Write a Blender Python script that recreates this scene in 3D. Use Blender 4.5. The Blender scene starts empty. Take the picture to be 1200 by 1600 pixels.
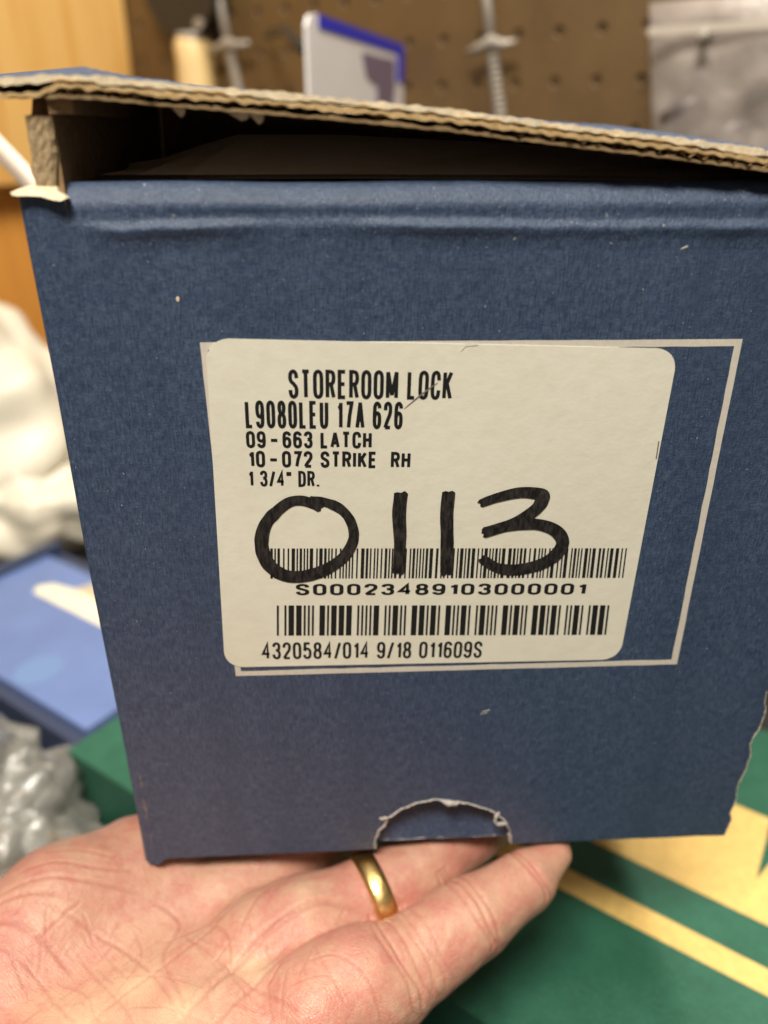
import bpy, math, random
import numpy as np
from mathutils import Vector
from mathutils.geometry import tessellate_polygon

# ------------------------------------------------------------------ camera, light, exposure
U = 0.00087                     # metres per scene unit (all shapes below are written in these units)
scene = bpy.context.scene
col = scene.collection
cam_d = bpy.data.cameras.new("camera")
cam = bpy.data.objects.new("camera", cam_d)
col.objects.link(cam)
cam.location = (62.262 * U, -160.412 * U, 188.355 * U)
cam.rotation_mode = 'XYZ'
cam.rotation_euler = (math.radians(90 - 25.892), math.radians(-0.06), math.radians(-2.79))
cam_d.sensor_fit = 'VERTICAL'
cam_d.sensor_height = 34.6
cam_d.lens = 34.6 * 1202 / 1600
cam_d.clip_start = 0.005
cam_d.clip_end = 20
cam_d.dof.use_dof = True
cam_d.dof.focus_distance = 176 * U
cam_d.dof.aperture_fstop = 7.6
scene.camera = cam

world = bpy.data.worlds.new("World")
scene.world = world
world.use_nodes = True
bg = world.node_tree.nodes['Background']
bg.inputs[0].default_value = (1.0, 0.92, 0.80, 1)
bg.inputs[1].default_value = 0.13

def area(name, loc, target, size, power, color, size_y=None):
    d = bpy.data.lights.new(name, 'AREA')
    d.energy = power; d.color = color
    d.shape = 'RECTANGLE'; d.size = size * U; d.size_y = (size_y or size) * U
    o = bpy.data.objects.new(name, d); col.objects.link(o)
    o.location = Vector(loc) * U
    o.rotation_euler = (Vector(target) - Vector(loc)).to_track_quat('-Z', 'Y').to_euler()
    return o
area("ceiling_lamp", (-120, -440, 990), (60, 0, 60), 380, 12.2, (1.0, 0.93, 0.82), 220)
area("ceiling_lamp_far", (230, 165, 1120), (60, 120, 60), 460, 11.0, (1.0, 0.92, 0.80), 200)

scene.view_settings.view_transform = 'Standard'
scene.view_settings.look = 'None'
scene.view_settings.exposure = 0.0
scene.view_settings.gamma = 1.0
scene.cycles.max_bounces = 8

# ------------------------------------------------------------------ materials
def new_mat(name):
    m = bpy.data.materials.new(name); m.use_nodes = True
    nt = m.node_tree
    return m, nt, nt.nodes['Principled BSDF']
def nd(nt, typ, **kw):
    n = nt.nodes.new(typ)
    for k, v in kw.items():
        if k in n.bl_rna.properties: setattr(n, k, v)
        else: n.inputs[k].default_value = v
    return n
def coords(nt, sx=1, sy=1, sz=1):
    tc = nt.nodes.new('ShaderNodeTexCoord')
    mp = nt.nodes.new('ShaderNodeMapping')
    mp.inputs['Scale'].default_value = (sx / U, sy / U, sz / U)
    nt.links.new(tc.outputs['Object'], mp.inputs['Vector'])
    return mp.outputs['Vector']
def noise(nt, vec, scale, detail=4, rough=.55):
    n = nd(nt, 'ShaderNodeTexNoise', Scale=scale, Detail=detail, Roughness=rough)
    nt.links.new(vec, n.inputs['Vector']); return n.outputs['Fac']
def ramp(nt, fac, stops):
    r = nt.nodes.new('ShaderNodeValToRGB')
    e = r.color_ramp.elements
    while len(e) < len(stops): e.new(0.5)
    for k, (p, c) in enumerate(stops):
        e[k].position = p
        e[k].color = (c, c, c, 1) if isinstance(c, (int, float)) else (*c, 1)
    nt.links.new(fac, r.inputs['Fac']); return r.outputs['Color']
def math_n(nt, op, a, b=None):
    n = nt.nodes.new('ShaderNodeMath'); n.operation = op
    for i, v in enumerate((a, b)):
        if v is None: continue
        if isinstance(v, (int, float)): n.inputs[i].default_value = v
        else: nt.links.new(v, n.inputs[i])
    return n.outputs[0]
def mixc(nt, fac, a, b, blend='MIX'):
    n = nt.nodes.new('ShaderNodeMix'); n.data_type = 'RGBA'; n.blend_type = blend
    for sock, v in ((n.inputs['Factor'], fac), (n.inputs['A'], a), (n.inputs['B'], b)):
        if isinstance(v, (int, float)): sock.default_value = v
        elif isinstance(v, tuple): sock.default_value = (*v, 1)
        else: nt.links.new(v, sock)
    return n.outputs['Result']
def bump(nt, bsdf, h, strength, dist):
    b = nt.nodes.new('ShaderNodeBump')
    b.inputs['Strength'].default_value = strength
    b.inputs['Distance'].default_value = dist * U
    nt.links.new(h, b.inputs['Height'])
    nt.links.new(b.outputs['Normal'], bsdf.inputs['Normal'])
    return b

def blue_paper():
    m, nt, b = new_mat('blue_textured_paper')
    v = coords(nt)
    big = noise(nt, v, .05, 3)
    grain = noise(nt, v, .75, 6, .7)
    vt = coords(nt, 2.6, 2.6, .35)
    thr = noise(nt, vt, 1.0, 3)
    hz = coords(nt, .3, .3, 2.4)
    thr2 = noise(nt, hz, 1.0, 2)
    c = mixc(nt, ramp(nt, big, [(.3, 0), (.7, 1)]), (.040, .067, .130), (.050, .079, .147))
    c = mixc(nt, ramp(nt, grain, [(.42, 0), (.66, 1)]), c, (.078, .115, .186))
    c = mixc(nt, math_n(nt, 'MULTIPLY', ramp(nt, thr, [(.45, 0), (.66, 1)]), .75), c, (.020, .036, .076))
    st = noise(nt, coords(nt, .09, .09, .004), 1.0, 3)
    c = mixc(nt, math_n(nt, 'MULTIPLY', ramp(nt, st, [(.42, 0), (.66, 1)]), .45), c, (.030, .053, .10))
    wear = noise(nt, v, .16, 6, .75)
    c = mixc(nt, math_n(nt, 'MULTIPLY', ramp(nt, wear, [(.56, 0), (.72, 1)]), .5), c, (.085, .12, .17))
    sp = noise(nt, v, 1.3, 1)
    sp2 = noise(nt, v, .12, 2)
    mask = math_n(nt, 'MULTIPLY', ramp(nt, sp, [(.725, 0), (.745, 1)]), ramp(nt, sp2, [(.45, 0), (.58, 1)]))
    c = mixc(nt, math_n(nt, 'MULTIPLY', mask, .6), c, (.5, .5, .47))
    nt.links.new(c, b.inputs['Base Color'])
    b.inputs['Roughness'].default_value = .43
    b.inputs['Specular IOR Level'].default_value = .5
    h = math_n(nt, 'ADD', math_n(nt, 'MULTIPLY', thr, .55), math_n(nt, 'MULTIPLY', thr2, .12))
    h = math_n(nt, 'ADD', h, math_n(nt, 'MULTIPLY', grain, .9))
    bump(nt, b, h, .95, .34)
    return m
def kraft(name, base, fleck, scale=1.0):
    m, nt, b = new_mat(name)
    v = coords(nt)
    n1 = noise(nt, v, .5 * scale, 5, .7)
    n2 = noise(nt, v, 2.5 * scale, 3)
    c = mixc(nt, ramp(nt, n1, [(.35, 0), (.68, 1)]), base, fleck)
    nt.links.new(c, b.inputs['Base Color'])
    b.inputs['Roughness'].default_value = .85
    b.inputs['Specular IOR Level'].default_value = .15
    bump(nt, b, n2, .5, .4)
    return m
def plain(name, colr, rough=.5, metal=0, spec=.5, var=0, vscale=.1, bs=0, bscale=1, **kw):
    m, nt, b = new_mat(name)
    if var:
        v = coords(nt); n = noise(nt, v, vscale, 4)
        dk = tuple(x * (1 - var) for x in colr); lt = tuple(min(1, x * (1 + var)) for x in colr)
        nt.links.new(mixc(nt, ramp(nt, n, [(.3, 0), (.7, 1)]), dk, lt), b.inputs['Base Color'])
    else:
        b.inputs['Base Color'].default_value = (*colr, 1)
    b.inputs['Roughness'].default_value = rough
    b.inputs['Metallic'].default_value = metal
    b.inputs['Specular IOR Level'].default_value = spec
    if bs:
        v = coords(nt); n = noise(nt, v, bscale, 4); bump(nt, b, n, bs, .5)
    for k, val in kw.items(): b.inputs[k].default_value = val
    return m
def skin_mat():
    m, nt, b = new_mat('skin')
    v = coords(nt)
    n1 = noise(nt, v, .055, 4, .6); n2 = noise(nt, v, .22, 5, .65); n3 = noise(nt, v, .9, 4)
    c = mixc(nt, ramp(nt, n1, [(.40, 0), (.60, 1)]), (.58, .325, .222), (.525, .23, .17))
    c = mixc(nt, math_n(nt, 'MULTIPLY', ramp(nt, n2, [(.48, 0), (.70, 1)]), .6), c, (.55, .19, .145))
    c = mixc(nt, math_n(nt, 'MULTIPLY', ramp(nt, n3, [(.45, 0), (.8, 1)]), .35), c, (.65, .42, .31))
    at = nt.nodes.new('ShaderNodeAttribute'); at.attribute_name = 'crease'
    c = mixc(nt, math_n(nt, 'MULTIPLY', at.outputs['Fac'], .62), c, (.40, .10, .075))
    av = nt.nodes.new('ShaderNodeAttribute'); av.attribute_name = 'palm_sheen'
    c = mixc(nt, math_n(nt, 'MULTIPLY', av.outputs['Fac'], .75), c, (.74, .55, .35))  # yellowish patches: sheen on the palm painted into the skin colour
    nt.links.new(c, b.inputs['Base Color'])
    b.inputs['Roughness'].default_value = .40
    b.inputs['Specular IOR Level'].default_value = .48
    b.inputs['Subsurface Weight'].default_value = .22
    b.inputs['Subsurface Radius'].default_value = (.0022, .0008, .0005)
    b.inputs['Subsurface Scale'].default_value = 1.0
    # dermal ridges + fine skin lines
    dist = nt.nodes.new('ShaderNodeVectorMath'); dist.operation = 'ADD'
    nz = nd(nt, 'ShaderNodeTexNoise', Scale=.06, Detail=2.0); nt.links.new(v, nz.inputs['Vector'])
    ms = nt.nodes.new('ShaderNodeVectorMath'); ms.operation = 'SCALE'; ms.inputs['Scale'].default_value = 14
    nt.links.new(nz.outputs['Color'], ms.inputs[0])
    nt.links.new(v, dist.inputs[0]); nt.links.new(ms.outputs[0], dist.inputs[1])
    w = nd(nt, 'ShaderNodeTexWave', Scale=.6, Distortion=1.5, Detail=1.0); w.bands_direction = 'DIAGONAL'
    nt.links.new(dist.outputs[0], w.inputs['Vector'])
    vo = nt.nodes.new('ShaderNodeTexVoronoi'); vo.feature = 'DISTANCE_TO_EDGE'; vo.inputs['Scale'].default_value = .34
    nt.links.new(dist.outputs[0], vo.inputs['Vector'])
    ve = ramp(nt, vo.outputs['Distance'], [(0, 0), (.10, 1)])
    vo2 = nt.nodes.new('ShaderNodeTexVoronoi'); vo2.feature = 'DISTANCE_TO_EDGE'; vo2.inputs['Scale'].default_value = 1.0
    mp2 = coords(nt, 1, 1.6, 1.2); nt.links.new(mp2, vo2.inputs['Vector'])
    ve2 = ramp(nt, vo2.outputs['Distance'], [(0, 0), (.15, 1)])
    h = math_n(nt, 'ADD', math_n(nt, 'MULTIPLY', w.outputs['Fac'], .16), math_n(nt, 'MULTIPLY', ve, .22))
    h = math_n(nt, 'ADD', h, math_n(nt, 'MULTIPLY', ve2, .2))
    h = math_n(nt, 'ADD', h, math_n(nt, 'MULTIPLY', n2, .9))
    bump(nt, b, h, .62, .30)
    return m
def pine_mat(name, light, dark, gs=1.0):
    m, nt, b = new_mat(name)
    v = coords(nt, 1, 1, .06)
    d = noise(nt, v, .03, 2)
    w = nd(nt, 'ShaderNodeTexNoise', Scale=.075 * gs, Detail=6.0, Roughness=.55, Distortion=.4)
    nt.links.new(v, w.inputs['Vector'])
    c = mixc(nt, ramp(nt, w.outputs['Fac'], [(.40, 0), (.52, .35), (.66, 1)]), light, dark)
    f = noise(nt, coords(nt, 1, 1, .03), .9, 3)
    c = mixc(nt, math_n(nt, 'MULTIPLY', ramp(nt, f, [(.4, 0), (.7, 1)]), .25), c, dark)
    nt.links.new(c, b.inputs['Base Color'])
    b.inputs['Roughness'].default_value = .38
    return m
def film(name, tint, alpha, rough, bs=.0, bscale=.08, coat=0.0):
    """Thin plastic film: partly see-through, partly milky, glossy."""
    m, nt, b = new_mat(name)
    b.inputs['Base Color'].default_value = (*tint, 1)
    b.inputs['Roughness'].default_value = rough
    b.inputs['Specular IOR Level'].default_value = .6
    tr = nt.nodes.new('ShaderNodeBsdfTransparent')
    mx = nt.nodes.new('ShaderNodeMixShader'); mx.inputs[0].default_value = alpha
    if coat:        # clear film: only its gloss is opaque
        gl = nt.nodes.new('ShaderNodeBsdfGlossy'); gl.inputs['Roughness'].default_value = rough
        gl.inputs['Color'].default_value = (1, 1, .97, 1)
        lw = nt.nodes.new('ShaderNodeFresnel'); lw.inputs['IOR'].default_value = 1.5
        m2 = nt.nodes.new('ShaderNodeMixShader'); nt.links.new(lw.outputs[0], m2.inputs[0])
    v = coords(nt)
    n = noise(nt, v, bscale, 5, .6)
    if bs: bump(nt, b, n, bs, 6)
    out = nt.nodes['Material Output']
    nt.links.new(tr.outputs[0], mx.inputs[1]); nt.links.new(b.outputs[0], mx.inputs[2])
    if coat:
        nt.links.new(mx.outputs[0], m2.inputs[1]); nt.links.new(gl.outputs[0], m2.inputs[2]); nt.links.new(m2.outputs[0], out.inputs['Surface'])
        bn = next(x for x in nt.nodes if x.bl_idname == 'ShaderNodeBump')
        nt.links.new(bn.outputs[0], gl.inputs['Normal']); nt.links.new(bn.outputs[0], lw.inputs['Normal'])
    else: nt.links.new(mx.outputs[0], out.inputs['Surface'])
    return m
M = {}
M['blue'] = blue_paper()
M['kraft'] = kraft('brown_kraft_board', (.40, .26, .13), (.27, .165, .08))
M['torn'] = kraft('torn_pale_paper', (.88, .77, .56), (.72, .57, .36), 1.4)
M['flute'] = kraft('corrugated_medium', (.46, .32, .17), (.33, .22, .11))
M['inner'] = kraft('grey_board', (.84, .68, .54), (.76, .60, .46), .3)
M['frame'] = plain('printed_cream_line', (.66, .61, .52), .6, var=.06, vscale=.8)
M['skin'] = skin_mat()
M['ink'] = plain('black_print', (.012, .012, .012), .55, spec=.3)
M['gold'] = plain('yellow_gold', (.80, .55, .21), .33, 1, bs=.2, bscale=.9)
M['bench'] = plain('dark_bench', (.018, .016, .014), .7, var=.4, vscale=.05)
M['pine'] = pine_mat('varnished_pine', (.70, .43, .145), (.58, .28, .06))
M['pine_shaded'] = pine_mat('shaded_pine', (.62, .28, .055), (.48, .19, .035))  # same pine for the lower panel, its shade put into the colour
M['navy'] = plain('navy_plastic', (.035, .05, .10), .45)
M['case_blue'] = plain('blue_card', (.135, .20, .42), .45, var=.12, vscale=.02)
M['white_card'] = plain('white_card', (.84, .81, .80), .5, var=.03, vscale=.05)
M['violet'] = plain('violet_print', (.02, .03, .55), .4)
M['mauve'] = plain('mauve_print', (.20, .15, .22), .5)
M['black'] = plain('black_metal', (.02, .018, .015), .4)
M['cream'] = plain('cream_sticker', (.85, .78, .58), .5, var=.08, vscale=.03)
M['label_shadow'] = plain('shaded_sticker', (.55, .46, .32), .6)
M['steel'] = plain('pale_steel', (.36, .32, .27), .45, .2)
M['wood_handle'] = pine_mat('pale_wood', (.80, .60, .30), (.66, .45, .18))

def label_mat():
    m, nt, b = new_mat('cream_label_paper')
    v = coords(nt)
    n = noise(nt, v, .035, 4); n2 = noise(nt, v, .22, 4); n3 = noise(nt, v, 1.6, 3)
    c = mixc(nt, ramp(nt, n, [(.3, 0), (.7, 1)]), (.77, .745, .61), (.82, .795, .665))
    c = mixc(nt, math_n(nt, 'MULTIPLY', ramp(nt, n2, [(.45, 0), (.75, 1)]), .3), c, (.70, .64, .50))
    nt.links.new(c, b.inputs['Base Color'])
    b.inputs['Roughness'].default_value = .48
    h = math_n(nt, 'ADD', math_n(nt, 'MULTIPLY', n2, 1.0), math_n(nt, 'MULTIPLY', n3, .12))
    bump(nt, b, h, .15, .8)
    return m
M['label'] = label_mat()
def marker_mat():
    m, nt, b = new_mat('black_marker_ink')
    v = coords(nt, 1.3, 1, .35)
    n = noise(nt, v, 1.2, 3)
    nt.links.new(mixc(nt, ramp(nt, n, [(.4, 0), (.75, 1)]), (.008, .007, .007), (.048, .042, .038)), b.inputs['Base Color'])
    b.inputs['Roughness'].default_value = .42
    return m
M['marker'] = marker_mat()
def green_mat():
    m, nt, b = new_mat('green_printed_card')
    v = coords(nt)
    n = noise(nt, v, .10, 5, .7); n2 = noise(nt, v, .9, 4, .7)
    c = mixc(nt, ramp(nt, n, [(.35, 0), (.7, 1)]), (.013, .092, .052), (.021, .125, .074))
    c = mixc(nt, math_n(nt, 'MULTIPLY', ramp(nt, n2, [(.5, 0), (.8, 1)]), .5), c, (.05, .20, .14))
    nt.links.new(c, b.inputs['Base Color'])
    b.inputs['Roughness'].default_value = .5
    bump(nt, b, n2, .6, .5)
    return m
M['green'] = green_mat()
M['gold_print'] = plain('gold_print', (.74, .50, .16), .5, var=.10, vscale=.3, bs=.2, bscale=1.0)
def peg_mat():
    m, nt, b = new_mat('brown_hardboard')
    v = coords(nt)
    n = noise(nt, v, .02, 4, .6); n2 = noise(nt, v, .15, 5, .7)
    c = mixc(nt, ramp(nt, n, [(.35, 0), (.65, 1)]), (.128, .073, .025), (.103, .057, .018))
    c = mixc(nt, math_n(nt, 'MULTIPLY', ramp(nt, n2, [(.45, 0), (.75, 1)]), .4), c, (.16, .094, .036))
    nt.links.new(c, b.inputs['Base Color'])
    b.inputs['Roughness'].default_value = .5
    return m
M['peg'] = peg_mat()
M['dark_gap'] = plain('dark_wall', (.10, .06, .026), .9)
M['white_film'] = film('milky_white_film', (.80, .74, .60), .93, .4, .15, .03)
M['clear_film'] = film('clear_glossy_film', (.60, .595, .55), .22, .2, .22, .08, 1)
M['zip_film'] = film('clear_bag_film', (.48, .42, .38), .46, .3, .5, .03)
M['zip_solid'] = film('bag_seal_film', (.62, .55, .47), .75, .3)
M['strap'] = plain('pale_strap', (.60, .50, .41), .45)

# ------------------------------------------------------------------ object helpers
def mesh_obj(name, verts, faces, mats, parent=None, origin=(0, 0, 0), mi=None, smooth=False):
    me = bpy.data.meshes.new(name)
    o3 = np.array(origin, float)
    V = (np.array(verts, float).reshape(-1, 3) - o3) * U
    me.from_pydata(V.tolist(), [], [tuple(int(i) for i in f) for f in faces])
    if not isinstance(mats, (list, tuple)): mats = [mats]
    for m in mats: me.materials.append(m)
    if mi is not None: me.polygons.foreach_set('material_index', np.array(mi, dtype=np.int32))
    if smooth: me.polygons.foreach_set('use_smooth', np.ones(len(me.polygons), dtype=bool))
    me.update()
    o = bpy.data.objects.new(name, me); col.objects.link(o)
    if parent is not None:
        o.parent = parent
    if parent is None or parent.type != 'EMPTY':
        pass
    return o
ORI = {}
def thing(name, label, cat, loc=(0, 0, 0), group=None):
    o = bpy.data.objects.new(name, None); col.objects.link(o)
    o.empty_display_size = .01
    o.location = Vector(loc) * U
    o['label'] = label; o['category'] = cat
    if group: o['group'] = group
    ORI[o.name] = loc
    return o
def root_of(o):
    while o.parent: o = o.parent
    return o
def part(name, parent, verts, faces, mats, mi=None, smooth=False):
    """A mesh child: vertices are given in world units; the object sits at its thing's origin."""
    return mesh_obj(name, verts, faces, mats, parent, ORI[root_of(parent).name], mi, smooth)
def tag(o, label=None, cat=None, kind=None, group=None):
    if label: o['label'] = label
    if cat: o['category'] = cat
    if kind: o['kind'] = kind
    if group: o['group'] = group
    return o
def single(name, loc, verts, faces, mats, mi=None, smooth=False):
    o = mesh_obj(name, verts, faces, mats, None, loc, mi, smooth)
    o.location = Vector(loc) * U
    ORI[o.name] = loc
    return o
class MB:
    def __init__(s): s.v = []; s.f = []; s.m = []
    def add(s, v, f, mi=0):
        b = len(s.v); s.v += [tuple(p) for p in v]; s.f += [tuple(i + b for i in q) for q in f]; s.m += [mi] * len(f)
    def box(s, lo, hi, mi=0, ax=None, org=(0, 0, 0)):
        P = [(x, y, z) for z in (lo[2], hi[2]) for y in (lo[1], hi[1]) for x in (lo[0], hi[0])]
        if ax is not None:
            A = [Vector(a) for a in ax]; O = Vector(org)
            P = [tuple(O + A[0] * p[0] + A[1] * p[1] + A[2] * p[2]) for p in P]
        s.add(P, [(0, 2, 3, 1), (4, 5, 7, 6), (0, 1, 5, 4), (2, 6, 7, 3), (0, 4, 6, 2), (1, 3, 7, 5)], mi)
    def prism(s, poly, d0, d1, fn, mi=0, rim=None):
        """poly: list of (a,b); fn(a,b,d)->xyz; front at d0, back at d1."""
        n = len(poly)
        tris = tessellate_polygon([[Vector((a, b, 0)) for a, b in poly]])
        area2 = sum(poly[i][0] * poly[(i + 1) % n][1] - poly[(i + 1) % n][0] * poly[i][1] for i in range(n))
        F = [fn(a, b, d0) for a, b in poly]; B = [fn(a, b, d1) for a, b in poly]
        f1 = []
        for t in tris:
            a, b, c_ = [poly[i] for i in t]
            cr = (b[0] - a[0]) * (c_[1] - a[1]) - (b[1] - a[1]) * (c_[0] - a[0])
            f1.append(tuple(t) if cr > 0 else tuple(reversed(t)))
        s.add(F + B, f1 + [tuple(i + n for i in reversed(t)) for t in f1], mi)
        base = len(s.v) - 2 * n
        sgn = 1 if area2 > 0 else -1
        for i in range(n):
            j = (i + 1) % n
            q = (base + i, base + n + i, base + n + j, base + j)
            s.f.append(q if sgn > 0 else tuple(reversed(q))); s.m.append(mi if rim is None else rim)
    def tube(s, pts, rad, n=10, mi=0, cap=True):
        P = [Vector(p) for p in pts]
        R = rad if isinstance(rad, (list, tuple)) else [rad] * len(P)
        base = len(s.v); up = Vector((.13, .31, .94))
        for i, p in enumerate(P):
            t = (P[min(i + 1, len(P) - 1)] - P[max(i - 1, 0)]).normalized()
            a = t.cross(up)
            if a.length < 1e-3: a = t.cross(Vector((1, 0, 0)))
            a.normalize(); b = t.cross(a)
            for k in range(n):
                w = 2 * math.pi * k / n
                s.v.append(tuple(p + (a * math.cos(w) + b * math.sin(w)) * R[i]))
        for i in range(len(P) - 1):
            for k in range(n):
                q = (base + i * n + k, base + i * n + (k + 1) % n, base + (i + 1) * n + (k + 1) % n, base + (i + 1) * n + k)
                s.f.append(q); s.m.append(mi)
        if cap:
            s.f.append(tuple(base + k for k in reversed(range(n)))); s.m.append(mi)
            e = base + (len(P) - 1) * n
            s.f.append(tuple(e + k for k in range(n))); s.m.append(mi)
    def part(s, name, parent, mats, smooth=False):
        return part(name, parent, s.v, s.f, mats, s.m, smooth)
    def single(s, name, loc, mats, smooth=False):
        return single(name, loc, s.v, s.f, mats, s.m, smooth)
rnd = random.Random(7)
def vnoise1(seed, n, step):
    r = np.random.RandomState(seed)
    k = r.uniform(-1, 1, int(n / step) + 4)
    x = np.arange(n) / step
    i = x.astype(int); f = x - i; f = f * f * (3 - 2 * f)
    return k[i] * (1 - f) + k[i + 1] * f

# value noise in 3-D (numpy) for crumpling
def vnoise3(P, freq, seed):
    r = np.random.RandomState(seed); T = r.uniform(-1, 1, (32, 32, 32))
    Q = P * freq + 100; i = np.floor(Q).astype(int); f = Q - i; f = f * f * (3 - 2 * f)
    def g(a, b, c): return T[(i[:, 0] + a) % 32, (i[:, 1] + b) % 32, (i[:, 2] + c) % 32]
    fx, fy, fz = f.T
    x00 = g(0, 0, 0) * (1 - fx) + g(1, 0, 0) * fx; x10 = g(0, 1, 0) * (1 - fx) + g(1, 1, 0) * fx
    x01 = g(0, 0, 1) * (1 - fx) + g(1, 0, 1) * fx; x11 = g(0, 1, 1) * (1 - fx) + g(1, 1, 1) * fx
    return (x00 * (1 - fy) + x10 * fy) * (1 - fz) + (x01 * (1 - fy) + x11 * fy) * fz

# ------------------------------------------------------------------ setting: bench and wall
BZ = -118
mb = MB()
mb.box((-700, -420, BZ - 30), (620, 1000, BZ))
o = mb.single('workbench', (0, 100, BZ - 30), M['bench']); tag(o, kind='structure')

PA = -0.64235
P0 = Vector((136.238, 480.05, 251.94)); PT = Vector((math.cos(PA), math.sin(PA), 0)); PN = Vector((math.sin(PA), -math.cos(PA), 0))
PS = 25.4 / .87
def wall(s, z, off): 
    q = P0 + PT * s + PN * off
    return (q.x, q.y, z)
# pegboard: every hole cut through the board
mb = MB()
h2 = PS / 2; NH = 12; hr = 2.9; THK = 2.6
i0, i1, j0, j1 = -20, 9, -6, 12
for i in range(i0, i1):
    for j in range(j0, j1):
        cs = i * PS; cz = P0.z - j * PS
        if cz - h2 < BZ: continue
        sq = []; ci = []; cb = []
        for k in range(NH):
            w = 2 * math.pi * k / NH + math.pi / 4
            cx_, sx_ = math.cos(w), math.sin(w); q = h2 / max(abs(cx_), abs(sx_))
            sq.append(wall(cs + q * cx_, cz + q * sx_, 0)); ci.append(wall(cs + (hr + .8) * cx_, cz + (hr + .8) * sx_, 0))
            cb.append(wall(cs + hr * cx_, cz + hr * sx_, -.9))
        cc = [wall(cs + hr * math.cos(2 * math.pi * k / NH + math.pi / 4), cz + hr * math.sin(2 * math.pi * k / NH + math.pi / 4), -THK) for k in range(NH)]
        V = sq + ci + cb + cc; F = []
        for k in range(NH):
            l = (k + 1) % NH
            F += [(k, l, NH + l, NH + k), (NH + k, NH + l, 2 * NH + l, 2 * NH + k), (2 * NH + k, 2 * NH + l, 3 * NH + l, 3 * NH + k)]
        mb.add(V, F)
q0 = wall(0, BZ, 0)
peg = thing('pegboard', 'brown hardboard pegboard with rows of round holes behind the box', 'pegboard', q0)
mb.part('board_panel', peg, M['peg'])
mb = MB()
mb.box((i0 * PS - h2, -8, BZ), (i1 * PS, -2.7, 470), ax=((PT.x, PT.y, 0), (PN.x, PN.y, 0), (0, 0, 1)), org=(P0.x, P0.y, 0))
o = mb.single('wall', wall(0, BZ, -10), M['dark_gap']); tag(o, kind='structure')

# pine cabinet side on the left
AXW = ((PT.x, PT.y, 0), (PN.x, PN.y, 0), (0, 0, 1)); ORW = (P0.x, P0.y, 0)
cab = thing('pine_cabinet', 'varnished pine cabinet side with vertical grain left of the pegboard', 'cabinet', wall(-360, BZ, 150))
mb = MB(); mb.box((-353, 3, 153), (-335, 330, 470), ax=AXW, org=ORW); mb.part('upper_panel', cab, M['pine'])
mb = MB(); mb.box((-372, 3, BZ), (-356, 330, 152.4), ax=AXW, org=ORW); mb.part('lower_panel', cab, M['pine_shaded'])

# things hanging on the pegboard
def hanger(s, z0, z1, zc, half, label):
    """Pale rod with a winged collar, its lower part threaded."""
    t = thing('hanging_anchor', label, 'anchor', wall(s, z1, 14), 'pale rods hanging on the pegboard')
    lean = 10
    def at(z): return wall(s + (zc - z) * .22, z, 14)
    mb = MB(); mb.tube([at(z0), at((z0 + zc) / 2), at(zc)], [3.4, 3.2, 3.6], 10); mb.part('rod', t, M['steel'], True)
    mb = MB()
    mb.tube([wall(s - half, zc - 3, 16), wall(s - half * .4, zc - .5, 16), wall(s, zc + 2, 16), wall(s + half * .5, zc, 16), wall(s + half, zc + 1, 16)], [1.6, 3, 4.5, 3, 1.6], 8)
    mb.part('wing', t, M['steel'], True)
    mb = MB()
    n = 60
    pts = [at(zc - 4 - (zc - 4 - z1) * k / n) for k in range(n + 1)]
    mb.tube(pts, [3.6 if k % 3 else 4.8 for k in range(n + 1)], 10); mb.part('thread', t, M['steel'])
    mb = MB(); mb.tube([wall(s, z0 - 2, -4), wall(s, z0 - 2, 20), wall(s, z0 + 3, 24)], 1.6, 6); mb.part('peg_hook', t, M['black'])
hanger(46, 300, 165, 245, 18, 'pale rod with collar and threaded end between blue card and clear bag')
hanger(-197, 320, 165, 257, 24, 'pale rod with side wings hanging just right of the wooden tool handle')
TS = 6
t = thing('hand_tool', 'dark metal tool with pale wooden handle hanging near the pine cabinet', 'tool', wall(-243, 200, 14))
mb = MB(); mb.tube([wall(-243 + TS, z, 15) for z in (266, 260, 245, 215, 190)], [14, 17, 16, 18, 14], 14); mb.part('handle', t, M['wood_handle'], True)
mb = MB(); mb.tube([wall(-242 + TS, 268, 15), wall(-242 + TS, 262.5, 15)], [15, 15], 14); mb.part('ferrule', t, M['steel'], True)
mb = MB(); mb.prism([(-262, 268.5), (-216, 268.5), (-202, 284), (-202, 330), (-281, 330), (-281, 292)], 24, 6, lambda a, b, d: wall(a, b, d)); mb.part('head', t, M['black'])
mb = MB(); mb.tube([wall(-219, 273, 26), wall(-219, 273, 22)], 4.5, 12); mb.part('rivet', t, M['steel'])

# white card package with blue border, hung edge on
c0 = Vector((44.6, 326, 0)); c1 = Vector((108.5, 495.5, 0)); ch = (c1 - c0).normalized(); cn = Vector((ch.y, -ch.x, 0)); CL = (c1 - c0).length
pk = thing('card_package', 'white card package with blue border hanging edge-on from a black hook', 'package', tuple(c0 + Vector((0, 0, 170))))
def cf(a, b, d):
    q = c0 + ch * a + cn * d; return (q.x, q.y, b)
mb = MB(); mb.prism([(0, 172), (CL, 172), (CL, 250), (14, 250), (4, 248), (0, 243)], 0, -2, cf); mb.part('card', pk, M['white_card'])
mb = MB(); mb.prism([(16, 243.5), (CL - 16, 243.5), (CL - 16, 226), (CL, 226), (CL, 250), (16, 250)], .5, .02, cf); mb.part('blue_border', pk, M['violet'])
mb = MB(); mb.prism([(88, 238), (96, 225), (118, 221), (118, 206), (150, 199), (160, 220), (160, 239)][::-1][::-1], .45, .03, cf); mb.part('printed_patch', pk, M['mauve'])
hk = thing('peg_hook', 'black bent wire hook in front of the white card package', 'hook', (30.2, 404.7, 248.8))
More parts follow.
